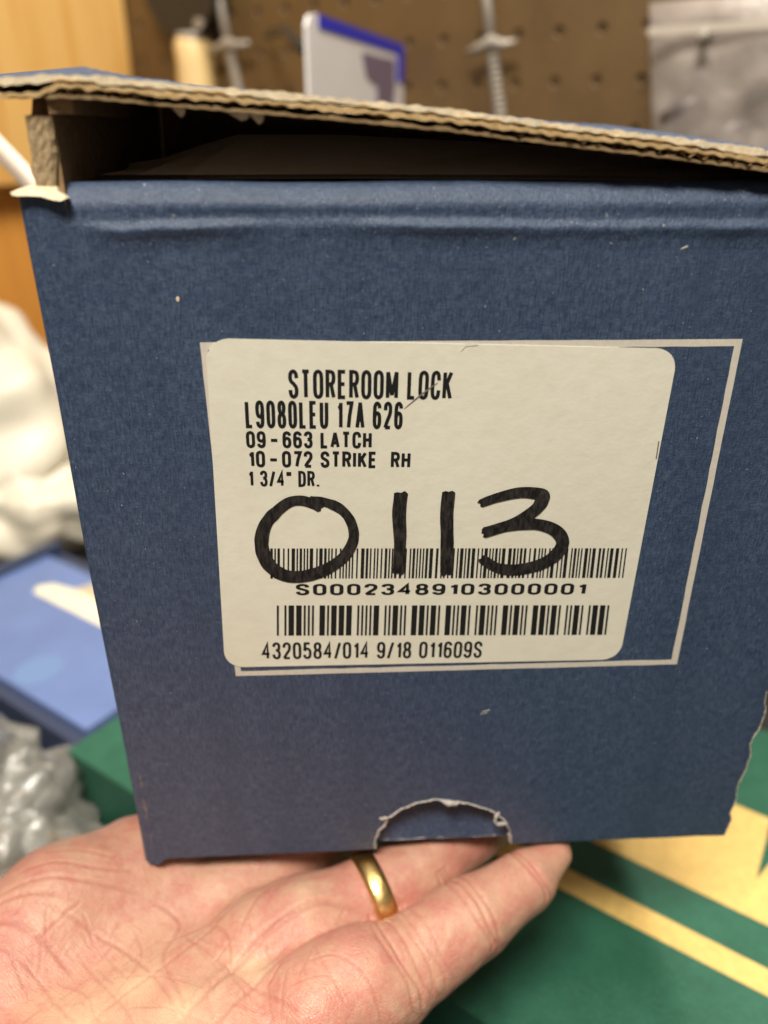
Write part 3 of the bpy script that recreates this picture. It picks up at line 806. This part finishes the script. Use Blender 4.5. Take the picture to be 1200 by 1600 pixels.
# lettering: stroke glyphs on a unit-height cell
def S_(*p): return ('s', p)
def C_(*p): return ('c', p)
def L__(*p): return ('l', p)
oval = C_((.5, 1), (.88, .93), (1, .76), (1, .5), (1, .24), (.88, .07), (.5, 0), (.12, .07), (0, .24), (0, .5), (0, .76), (.12, .93))
G = {
 'S': (1, [S_((1, .74), (.9, .92), (.5, 1), (.1, .92), (0, .76), (.12, .62), (.5, .52), (.88, .40), (1, .25), (.9, .08), (.5, 0), (.1, .08), (0, .27))]),
 'T': (1.05, [L__((0, 1), (1, 1)), L__((.5, .99), (.5, 0))]),
 'O': (1.05, [oval]), '0': (1, [oval]),
 'R': (1, [L__((0, 0), (0, 1), (.55, 1)), S_((.5, 1), (.88, .94), (1, .76), (.88, .58), (.5, .51)), L__((.6, .51), (0, .51)), L__((.6, .5), (1, 0))]),
 'E': (.9, [L__((1, 1), (0, 1), (0, 0), (1, 0)), L__((0, .52), (.9, .52))]),
 'M': (1.4, [L__((0, 0), (0, 1)), L__((1, 0), (1, 1)), L__((.02, 1), (.5, .1)), L__((.5, .1), (.98, 1))]),
 'L': (.88, [L__((0, 1), (0, 0), (1, 0))]),
 'C': (1, [S_((1, .70), (.88, .93), (.5, 1), (.12, .93), (0, .74), (0, .5), (0, .26), (.12, .07), (.5, 0), (.88, .07), (1, .30))]),
 'K': (1, [L__((0, 0), (0, 1)), L__((1, 1), (.03, .38)), L__((.36, .60), (1, 0))]),
 '9': (1, [C_((.5, 1), (.9, .92), (1, .74), (.98, .58), (.8, .44), (.5, .40), (.12, .47), (0, .68), (.1, .91)), S_((1, .74), (1, .4), (.9, .1), (.5, 0), (.1, .08), (.02, .2))]),
 '6': (1, [C_((.5, 0), (.1, .08), (0, .26), (.02, .42), (.2, .56), (.5, .60), (.88, .53), (1, .32), (.9, .09)), S_((0, .26), (0, .6), (.1, .9), (.5, 1), (.9, .92), (.98, .8))]),
 '8': (1, [C_((.5, 1), (.85, .93), (.93, .76), (.8, .59), (.5, .53), (.2, .59), (.07, .76), (.15, .93)), C_((.5, .53), (.88, .45), (1, .27), (.9, .07), (.5, 0), (.1, .07), (0, .27), (.12, .45))]),
 'U': (1, [S_((0, 1), (0, .7), (0, .3), (.12, .07), (.5, 0), (.88, .07), (1, .3), (1, .7), (1, 1))]),
 'A': (1.1, [L__((0, 0), (.5, 1.02)), L__((.5, 1.02), (1, 0)), L__((.18, .3), (.82, .3))]),
 'H': (1, [L__((0, 0), (0, 1)), L__((1, 0), (1, 1)), L__((0, .52), (1, .52))]),
 'I': (.02, [L__((0, 0), (0, 1))]),
 'D': (1, [L__((0, .5), (0, 1), (.5, 1)), L__((0, .5), (0, 0), (.5, 0)), S_((.45, 1), (.88, .92), (1, .7), (1, .3), (.88, .08), (.45, 0))]),
 '1': (.5, [L__((1, 0), (1, 1)), L__((1, .93), (.55, .80), (0, .78))]),
 '2': (1, [S_((.02, .72), (.1, .92), (.5, 1), (.9, .92), (1, .74), (.88, .54), (.4, .26), (.03, 0)), L__((0, 0), (1, 0))]),
 '3': (1, [S_((.02, .78), (.12, .93), (.5, 1), (.88, .93), (.96, .76), (.85, .6), (.42, .53)), S_((.42, .53), (.85, .47), (1, .27), (.88, .07), (.5, 0), (.12, .07), (0, .25))]),
 '4': (1.05, [L__((.75, 0), (.75, 1), (0, .3), (1.05, .3))]),
 '5': (1, [L__((.92, 1), (.12, 1), (.04, .5)), S_((.04, .5), (.3, .62), (.6, .63), (.92, .52), (1, .32), (.88, .08), (.5, 0), (.12, .06), (0, .22))]),
 '7': (1, [L__((0, 1), (1, 1), (.62, .5), (.4, 0))]),
 '/': (.75, [L__((0, -.05), (1, 1.02))]),
 '"': (.55, [L__((.1, 1), (.1, .72)), L__((.9, 1), (.9, .72))]),
 '.': (.12, [L__((.5, -.04), (.5, .08))]),
 '-': (1.75, [L__((.18, .45), (.82, .45))]),
}
def stroke_quads(pts, wfun, closed=False):
    P = [np.array(p, float) for p in pts]
    Q = [P[0]]
    for p in P[1:]:
        if np.linalg.norm(p - Q[-1]) > 1e-6: Q.append(p)
    P = Q; N = len(P); Lf = []; Rt = []
    for i in range(N):
        a = P[(i - 1) % N] if (closed or i > 0) else None
        b = P[(i + 1) % N] if (closed or i < N - 1) else None
        ds = []
        if a is not None: d = P[i] - a; ds.append(d / np.linalg.norm(d))
        if b is not None: d = b - P[i]; ds.append(d / np.linalg.norm(d))
        ns = [np.array([-d[1], d[0]]) for d in ds]
        n_ = sum(ns); n_ /= np.linalg.norm(n_); k = 1 / max(.42, float(n_ @ ns[0]))
        w = wfun(i / max(1, N - 1)) / 2 * k
        Lf.append(P[i] + n_ * w); Rt.append(P[i] - n_ * w)
    V = Lf + Rt; F = []
    for i in range(N if closed else N - 1):
        j = (i + 1) % N; F.append((i, N + i, N + j, j))
    return V, F
LY = -.27
def text_line(txt, a, b, h, t=.135, xs=1.0, gap=.075):
    """Letters fitted between the points a and b of the label, h units tall."""
    a = np.array(a); b = np.array(b); L = np.linalg.norm(b - a); ex = (b - a) / L; ey = np.array([-ex[1], ex[0]])
    def total(Wd):
        x = 0
        for ch in txt:
            if ch == ' ': x += Wd * .75 + gap
            else: x += G[ch][0] * Wd + (t + gap) * xs
        return x - gap * xs
    t0, t1 = total(0), total(1); Wd = (L / h - t0) / (t1 - t0)
    mb = MB(); x = 0; lay = 0
    for ch in txt:
        if ch == ' ': x += Wd * .75 + gap; continue
        w, strokes = G[ch]; gw = w * Wd
        for kind, pts in strokes:
            p = [((q[0] * gw) / xs, q[1] * (1 - t) + t / 2) for q in pts]
            if kind == 's': p = spline(p, 6)
            elif kind == 'c': p = spline(p, 5, True)
            V, F = stroke_quads(p, lambda s: t, kind == 'c')
            lay += 1; yy = LY - .004 * (lay % 4)
            W = []
            for v in V:
                q = a + ex * ((v[0] * xs + x + t * xs / 2) * h) + ey * (v[1] * h)
                W.append((q[0], yy, q[1]))
            mb.add(W, F)
        x += gw + (t + gap) * xs
    return mb.part('printed_text', label, M['ink'])
text_line('STOREROOM LOCK', (49.64, 138.1), (84.83, 137.32), 6.4, .122)
text_line('L9080LEU 17A 626', (39.98, 131.56), (74.16, 130.73), 6.3, .122)
text_line('09-663 LATCH', (39.76, 126.94), (67.35, 126.31), 3.95, .175, gap=.10)
text_line('10-072 STRIKE  RH', (39.84, 122.35), (76.01, 121.37), 3.95, .175, gap=.10)
text_line('1 3/4" DR.', (39.49, 117.67), (55.51, 117.19), 3.91, .155, gap=.09)
text_line('S00023489103000001', (48.76, 88.54), (120.09, 86.68), 3.2, .175, 1.75, gap=.16)
text_line('4320584/014 9/18 011609S', (39.3, 69.8), (95.21, 68.28), 5.15, .13, gap=.09)
def barcode(bars, A0, A1, B0, B1):
    """bars: list of (start, end) fractions; A0-A1 bottom line, B0-B1 top line."""
    mb = MB(); A0, A1, B0, B1 = map(np.array, (A0, A1, B0, B1))
    for s, e in bars:
        q = [A0 + (A1 - A0) * s, A0 + (A1 - A0) * e, B0 + (B1 - B0) * e, B0 + (B1 - B0) * s]
        mb.add([(p[0], LY, p[1]) for p in q], [(0, 1, 2, 3)])
    return mb.part('barcode', label, M['ink'])
r = random.Random(41); x = 0; bars = []
while x < 236:
    w = r.choice((1, 1, 1, 1.6, 2.2)); g = r.choice((1, 1, 1, 1.6, 2)); bars.append((x / 238, (x + w) / 238)); x += w + g
barcode(bars, (42.87, 93.4), (129.62, 91.22), (43.38, 101.6), (129.4, 99.47))
C39 = {'*': 'nwnnwnwnn', '4': 'nnnwwnnnw', '3': 'wnwwnnnnn', '2': 'nnwwnnnnw', '0': 'nnnwwnwnn', '5': 'wnnwwnnnn', '8': 'wnnwnnwnn', '1': 'wnnwnnnnw', '7': 'nnnwnnwnw'}
seq = ''; x = 0; bars = []
for ch in '*432058401*':
    for k, e in enumerate(C39[ch]):
        w = 2.7 if e == 'w' else 1
        if k % 2 == 0: bars.append((x, x + w))
        x += w
    x += 1
bars = [(s / (x - 1), e / (x - 1)) for s, e in bars]
barcode(bars, (43.43, 76.89), (126.99, 74.4), (43.95, 85.74), (126.72, 83.3))
# marker number 0113
strokes = [
 ([(55.5, 111.9), (54.05, 112.79), (51.44, 113.85), (48.41, 113.49), (45.25, 111.04), (42.78, 108.11), (41.53, 104.24), (41.65, 100.26), (43.21, 96.62), (46.22, 94.26), (49.75, 93.71), (53.75, 94.52), (57.37, 96.25), (60.59, 98.89), (62.61, 102.41), (63.05, 105.48), (62.1, 108.96), (60.09, 111.56), (57.09, 113.2), (53.32, 113.9)], lambda s: 2.3 + 1.0 * math.sin(math.pi * min(1, s * 1.15)) ** 2 + .5 * s * (1 - s)),
 ([(74.05, 115.22), (73.65, 109.99), (73.95, 103.02), (73.65, 94.17)], lambda s: 3.25 - .4 * s),
 ([(85.04, 115.24), (84.78, 109.74), (85.12, 102.75), (85.3, 93.67)], lambda s: 3.1 - .1 * s),
 ([(92.7, 112.3), (96.48, 113.7), (101.8, 114.85), (106.6, 114.2), (106.9, 112.6), (105.6, 110.4), (103.09, 108.5), (99.31, 106.6), (93.92, 105.0)], lambda s: 2.2 + 1.1 * math.sin(math.pi * s) ** 2),
 ([(93.96, 104.31), (99.36, 106.12), (105.62, 106.6), (110.53, 104.98), (112.9, 101.8), (111.7, 98.3), (108.21, 95.66), (102.64, 94.32), (97.74, 94.92), (93.72, 97.59)], lambda s: 2.4 + .9 * math.sin(math.pi * s)),
]
mb = MB(); r = random.Random(3)
for k, (pts, wf) in enumerate(strokes):
    p = spline(pts, 7)
    nzv = vnoise1(80 + k, len(p), 3)
    cnt = [0]
    def wfn(s, wf=wf, nzv=nzv): 
        return wf(s) + .16 * nzv[min(len(nzv) - 1, int(s * (len(nzv) - 1)))]
    V, F = stroke_quads(p, wfn)
    hn = len(V) // 2
    mb.add([(v[0], LY - .05 - .012 * k - .03 * (i % hn) / hn, v[1]) for i, v in enumerate(V)], F)
    for e, sg in ((p[0], 1), (p[-1], -1)):      # ragged pen-down ends
        d = (p[1] - p[0]) if sg == 1 else (p[-2] - p[-1]); d = d / np.linalg.norm(d); q = np.array([-d[1], d[0]])
        w = wf(0 if sg == 1 else 1) / 2
        tri = [e + q * w, e + q * w * .5 - d * r.uniform(.3, .9), e + q * w * .0 - d * .15, e - q * w * .5 - d * r.uniform(.2, .7), e - q * w]
        mb.add([(v[0], LY - .055 - .012 * k - (.03 if sg == -1 else 0), v[1]) for v in tri], [(0, 1, 2, 3, 4)])
mb.part('handwritten_number', label, M['marker'])
# crease and pen tick
M['grey_ink'] = plain('thin_grey_ink', (.22, .19, .16), .5)
mb = MB()
V, F = stroke_quads(spline([(74.52, 135.44), (78.37, 138.71), (81.76, 141.23)], 5), lambda s: .08 + .26 * math.sin(math.pi * s)); mb.add([(v[0], LY - .02, v[1]) for v in V], F)
mb.part('pen_mark', label, M['grey_ink'])
mb = MB(); V, F = stroke_quads([(132.3, 126.9), (132.38, 122.69)], lambda s: .3); mb.add([(v[0], LY - .02, v[1]) for v in V], F)
mb.part('pen_mark', label, M['grey_ink'])
mb = MB()
V, F = stroke_quads(spline([(86.4, 148.0), (87.3, 149.2), (88.6, 149.35), (90.0, 149.3)], 6), lambda s: .12 + .55 * math.sin(math.pi * s))
mb.add([(v[0], LY - .03, v[1]) for v in V], F)
mb.part('label_crease', label, M['label'], True)

# ------------------------------------------------------------------ the hand
def hand_mesh(h):
    lo = np.array([-150., -140., -62.]); hi = np.array([132., 112., 16.])
    nx, ny, nz = [int(v) + 1 for v in (hi - lo) / h]
    X = (lo[0] + h * np.arange(nx)).astype(np.float32); Y = (lo[1] + h * np.arange(ny)).astype(np.float32); Z = (lo[2] + h * np.arange(nz)).astype(np.float32)
    def new(): return np.full((nx, ny, nz), 60, np.float32)
    def smin(a, b, k):
        t = np.clip(.5 + .5 * (b - a) / k, 0, 1)
        return b + (a - b) * t - k * t * (1 - t)
    def cone(F, a, b, ra, rb, k, sq=1.0, marg=14):
        a = np.array(a, float); b = np.array(b, float); R = max(ra, rb) + marg
        l = np.maximum(((np.minimum(a, b) - R - lo) / h).astype(int), 0); u = np.minimum(((np.maximum(a, b) + R - lo) / h).astype(int) + 2, (nx, ny, nz))
        x = X[l[0]:u[0], None, None]; y = Y[None, l[1]:u[1], None]; z = Z[None, None, l[2]:u[2]]
        ba = b - a; bb = ba @ ba
        px, py, pz = x - a[0], y - a[1], z - a[2]
        t = np.clip((px * ba[0] + py * ba[1] + pz * ba[2]) / bb, 0, 1)
        d = np.sqrt((px - t * ba[0]) ** 2 + (py - t * ba[1]) ** 2 + ((pz - t * ba[2]) * sq) ** 2) - (ra + (rb - ra) * t)
        s = F[l[0]:u[0], l[1]:u[1], l[2]:u[2]]
        F[l[0]:u[0], l[1]:u[1], l[2]:u[2]] = smin(s, d.astype(np.float32), k)
    FN = []
    for pts, rad in (
        ([(65, -30.5, -16.5), (95, -14.5, -12.5), (112.5, -4.6, -10.2), (122.5, 2.0, -7.4)], (12.8, 11.0, 8.8, 5.4)),       # little finger
        ([(42, -13, -20), (70, -1.5, -16.3), (86, 8, -15.2), (106, 22, -12), (118, 31, -10.5)], (13.6, 12.0, 11.4, 10.2, 8.2)),  # ring finger
        ([(22, 4, -22), (46, 20, -16), (66, 34, -14), (90, 50, -12.5), (104, 60, -11)], (13.6, 12.6, 11.8, 10.6, 8.6)),
        ([(8, 15, -18), (27, 38, -15), (44, 55, -14), (64, 72, -12.5), (76, 81, -11)], (13.6, 12.4, 11.6, 10.4, 8.4)),
        ([(-28, -8, -16), (-6, 10, -17), (4, 38, -28), (10, 60, -33)], (15, 12.8, 12, 9.4))):
        f = new()
        for i in range(len(pts) - 1): cone(f, pts[i], pts[i + 1], rad[i], rad[i + 1], 1.5)
        FN.append(f)
    F = FN[0]
    for f in FN[1:]: F = smin(F, f, 1.2)
    P = new()
    wr = (-62, -62, -24)
    cone(P, (-140, -118, -26), wr, 27, 23, 6)
    for tgt, r0, r1 in (((64, -31, -18), 19, 13.5), ((42, -13, -22), 16, 13.2), ((22, 4, -23.5), 16, 13.2), ((8, 14, -19), 17, 13.5)):
        cone(P, wr, tgt, r0, r1, 7)
    cone(P, (-70, -57, -22), (-25, -4, -15), 19, 16.3, 9)         # ball of the thumb
    cone(P, (-25, -4, -15), (-9, 10, -15.5), 16.5, 13.6, 8)
    cone(P, (-52, -92, -20), (30, -52, -18), 20, 15, 8)          # outer heel of the hand
    cone(P, (51, -38, -13.5), (61, -32, -12.6), 14.6, 13.6, 4)       # pad under the little finger
    cone(P, (34, -17, -15.5), (46, -13, -15), 12.4, 12.2, 5)
    F = smin(F, P, 7.0)
    # surface nets
    S = F < 0
    c = S[:-1, :-1, :-1].astype(np.int8)
    cnt = np.zeros(c.shape, np.int8)
    for dx in (0, 1):
        for dy in (0, 1):
            for dz in (0, 1): cnt += S[dx:nx - 1 + dx, dy:ny - 1 + dy, dz:nz - 1 + dz]
    act = (cnt > 0) & (cnt < 8)
    idx = np.full(act.shape, -1, np.int64); I = np.argwhere(act); idx[act] = np.arange(len(I))
    acc = np.zeros((len(I), 3)); num = np.zeros(len(I))
    corners = [(0, 0, 0), (1, 0, 0), (0, 1, 0), (1, 1, 0), (0, 0, 1), (1, 0, 1), (0, 1, 1), (1, 1, 1)]
    val = [F[I[:, 0] + a, I[:, 1] + b, I[:, 2] + c_] for a, b, c_ in corners]
    for i in range(8):
        for j in range(i + 1, 8):
            df = np.array(corners[j]) - np.array(corners[i])
            if np.abs(df).sum() != 1: continue
            m = (val[i] < 0) != (val[j] < 0)
            t = np.where(m, val[i] / np.where(m, val[i] - val[j], 1), 0)
            acc += m[:, None] * (np.array(corners[i]) + t[:, None] * df); num += m
    V = lo + h * (I + acc / num[:, None])
    Q = []
    for ax in range(3):
        sl0 = [slice(1, -1)] * 3; sl1 = [slice(1, -1)] * 3
        sl0[ax] = slice(0, -1); sl1[ax] = slice(1, None)
        A = S[tuple(sl0)]; B = S[tuple(sl1)]
        E = np.argwhere(A != B)
        inside = A[tuple(E.T)]
        e = E.copy()
        for k in range(3):
            if k != ax: e[:, k] += 1
        b_, c_ = [k for k in range(3) if k != ax]
        def cell(db, dc):
            q = e.copy(); q[:, b_] -= db; q[:, c_] -= dc; return idx[tuple(q.T)]
        q = np.stack([cell(1, 1), cell(0, 1), cell(0, 0), cell(1, 0)], 1)
        flip = inside if ax != 1 else ~inside
        q[~flip] = q[~flip][:, ::-1]
        Q.append(q)
    return V, np.concatenate(Q)
Vh, Fh = hand_mesh(.85)
HL = (-20, -20, -40)
tmp = mesh_obj('hand', Vh, [], M['skin'], None, HL)
me = tmp.data
me.clear_geometry()
me.from_pydata(((Vh - np.array(HL)) * U).tolist(), [], Fh.tolist())
sub = tmp.modifiers.new('sub', 'SUBSURF'); sub.levels = 1; sub.render_levels = 1
dg = bpy.context.evaluated_depsgraph_get()
me2 = bpy.data.meshes.new_from_object(tmp.evaluated_get(dg)); me2.name = 'hand'
tmp.modifiers.clear(); tmp.data = me2
hand = tmp; hand.location = Vector(HL) * U
n = len(me2.vertices)
co = np.empty(n * 3, np.float32); me2.vertices.foreach_get('co', co); co = co.reshape(-1, 3).astype(np.float64)
no = np.empty(n * 3, np.float32); me2.vertices.foreach_get('normal', no); no = no.reshape(-1, 3).astype(np.float64)
Pw = co / U + np.array(HL)
cr = np.zeros(n); dispv = np.zeros(n)
def crease_line(pts, w, depth, red=1.0, up=.1, axis3=False, lim=None):
    """Press a fold into the skin along a polyline (x,y on the palm, or x,y,z around a finger)."""
    global cr, dispv
    P = np.array(spline(pts, 6)); k = P.shape[1]
    lo_ = P.min(0) - 4 * w; hi_ = P.max(0) + 4 * w
    sel = np.where(((Pw[:, :k] > lo_) & (Pw[:, :k] < hi_)).all(1) & (no[:, 2] > up if up is not None else True))[0]
    if not len(sel): return
    q = Pw[sel][:, :k]; best = np.full(len(sel), 1e9); tt = np.zeros(len(sel))
    for i in range(len(P) - 1):
        a, b = P[i], P[i + 1]; ba = b - a; L2 = ba @ ba + 1e-9
        t = np.clip(((q - a) @ ba) / L2, 0, 1); d = np.linalg.norm(q - a - t[:, None] * ba, axis=1)
        m = d < best; best[m] = d[m]; tt[m] = (i + t[m]) / (len(P) - 1)
    tap = np.clip(np.minimum(tt, 1 - tt) * 5, 0, 1) ** .6
    g = np.exp(-(best / w) ** 2) * tap
    sh = np.exp(-((best - 2.0 * w) / (1.2 * w)) ** 2) * tap
    np.subtract.at(dispv, sel, depth * g); np.add.at(dispv, sel, depth * .35 * sh)
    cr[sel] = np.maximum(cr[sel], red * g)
PALM = [
 ([(-24, -14), (-10, -18), (2, -24), (14, -36), (18, -46)], .75, .55),
 ([(2, -7), (12, -13), (10, -24), (18, -38), (20, -47)], .8, .5),
 ([(30, -10), (20, -18), (12, -26), (4, -34), (-4, -44)], .8, .6),
 ([(14, -17), (24, -26), (36, -37), (48, -46)], .75, .55),
 ([(20, -14), (27, -22), (30, -33), (40, -44)], .6, .45),
 ([(66, -14), (52, -14), (38, -22), (26, -34), (16, -48)], 1.3, .9),
 ([(70, -20), (58, -20), (46, -26), (34, -38), (24, -50)], .9, .55),
 ([(40, -5), (34, -12), (30, -22)], .6, .4),
 ([(28, -4), (22, -12), (8, -20)], .6, .35),
 ([(-38, -12), (-26, -8), (-12, -7), (0, -6)], .8, .55),
 ([(-40, -15), (-28, -12), (-18, -12)], .9, .7),
 ([(-38, -19), (-30, -19), (-20, -23), (-12, -29)], .9, .6),
 ([(-34, -6), (-24, -3), (-12, -3), (-2, -1)], .7, .45),
 ([(-28, 1), (-18, 2), (-8, 1)], .6, .35),
 ([(-34, -24), (-24, -28), (-12, -38), (-2, -48)], .55, .35),
 ([(-14, -22), (-6, -30), (6, -42), (10, -52)], .5, .3),
 ([(-2, -30), (8, -30), (18, -33), (26, -38)], .45, .25),
 ([(4, -40), (14, -40), (26, -46)], .45, .3),
 ([(0, -16), (4, -24), (0, -36)], .5, .35),
 ([(-18, -30), (-8, -34), (-2, -42), (4, -50)], .45, .25),
 ([(48, -34), (56, -33), (64, -38), (68, -46)], .5, .3),
 ([(44, -40), (54, -38), (60, -43)], .45, .25),
]
for pts, w, d in PALM: crease_line(pts, w * .72, d * .42, .6)
r = random.Random(12)
for k in range(70):      # many short fine lines
    x, y = r.uniform(-40, 56), r.uniform(-52, -12); a = r.choice((-.75, -.6, .9, 1.2, -1.1)) + r.uniform(-.3, .3); l = r.uniform(5, 14)
    crease_line([(x, y), (x + l * .5 * math.cos(a) + r.uniform(-.3, .3), y + l * .5 * math.sin(a)), (x + l * math.cos(a), y + l * math.sin(a))], .4, r.uniform(.08, .2), .35)
# finger joint creases: planes across the little finger
def ring_crease(c, d, w, depth, red, rad=17, bow=0.0):
    global cr, dispv
    c = np.array(c, float); d = np.array(d, float); d /= np.linalg.norm(d)
    q = Pw - c; s = q @ d; rr = np.linalg.norm(q - s[:, None] * d, axis=1)
    wob = .5 * np.sin(q[:, 2] * .5 + c[0]) + bow * (rr / 10) ** 2
    m = (rr < rad) & (no[:, 2] > -.25)
    g = np.exp(-((s - wob) / w) ** 2) * m * np.clip((no[:, 2] + .25) * 2, 0, 1)
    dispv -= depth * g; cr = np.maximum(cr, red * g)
dp_ = np.array([29, 16, 4.3])
for off, dep in ((-1.6, .28), (.4, .5), (2.2, .3)): ring_crease(np.array([95, -15.5, -13.2]) + dp_ / 33.4 * off, dp_, .6, dep, .5)
dd = np.array([17.5, 10.5, 2])
for off, dep in ((-.6, .45), (1.1, .3)): ring_crease(np.array([112.5, -5, -11.2]) + dd / 20.5 * off, dd, .5, dep, .6)
for off, dep in ((6, .3), (8.2, .4), (11, .22), (13.5, .18), (16, .15), (18.5, .15)): ring_crease(np.array([66, -31.5, -17.5]) + dp_ / 33.4 * off, dp_, .55, dep, .4)
# soft undulation
dispv += .55 * vnoise3(Pw, .07, 77) + .22 * vnoise3(Pw, .19, 78) + .07 * vnoise3(Pw, .55, 79)
Pn = Pw + no * dispv[:, None]
me2.vertices.foreach_set('co', (((Pn - np.array(HL)) * U).astype(np.float32)).ravel())
sheen = np.zeros(n)  # spots where the painted palm highlights lie
for (x, y, rr) in ((20, -40, 11), (-6, -42, 9), (6, -34, 7), (34, -30, 6), (48, -12, 5)):
    sheen = np.maximum(sheen, np.exp(-(((Pw[:, 0] - x) ** 2 + (Pw[:, 1] - y) ** 2) / rr ** 2)) * np.clip(no[:, 2], 0, 1))
for nm, arr in (('crease', np.clip(cr, 0, 1)), ('palm_sheen', sheen * (.6 + .5 * vnoise3(Pw, .12, 5)))):
    at = me2.attributes.new(nm, 'FLOAT', 'POINT'); at.data.foreach_set('value', np.clip(arr, 0, 1).astype(np.float32))
me2.polygons.foreach_set('use_smooth', np.ones(len(me2.polygons), dtype=bool))
me2.update()
tag(hand, 'left hand held palm up, carrying the blue box on its fingers', 'hand')

# gold ring on the ring finger
rc = Vector((67.4, -2.8, -16.5)); rd = Vector((28, 11.5, 4)).normalized()
ra = rd.cross(Vector((0, 0, 1))).normalized(); rb = ra.cross(rd).normalized()
prof2 = [(-3.2, .05), (-3.1, .7), (-1.8, 1.3), (0, 1.55), (1.8, 1.3), (3.1, .7), (3.2, .05), (1.2, -.15), (-1.2, -.15)]
V = []; F = []; NR = 64
for k in range(NR):
    w = 2 * math.pi * k / NR; e = ra * math.cos(w) + rb * math.sin(w)
    for (a, b) in prof2: V.append(tuple(rc + rd * a + e * (12.25 + b)))
m = len(prof2)
for k in range(NR):
    for j in range(m):
        F.append((k * m + j, k * m + (j + 1) % m, ((k + 1) % NR) * m + (j + 1) % m, ((k + 1) % NR) * m + j))
o = single('ring', tuple(rc), V, F, M['gold'], None, True); tag(o, 'plain gold band worn on the ring finger under the box', 'ring')
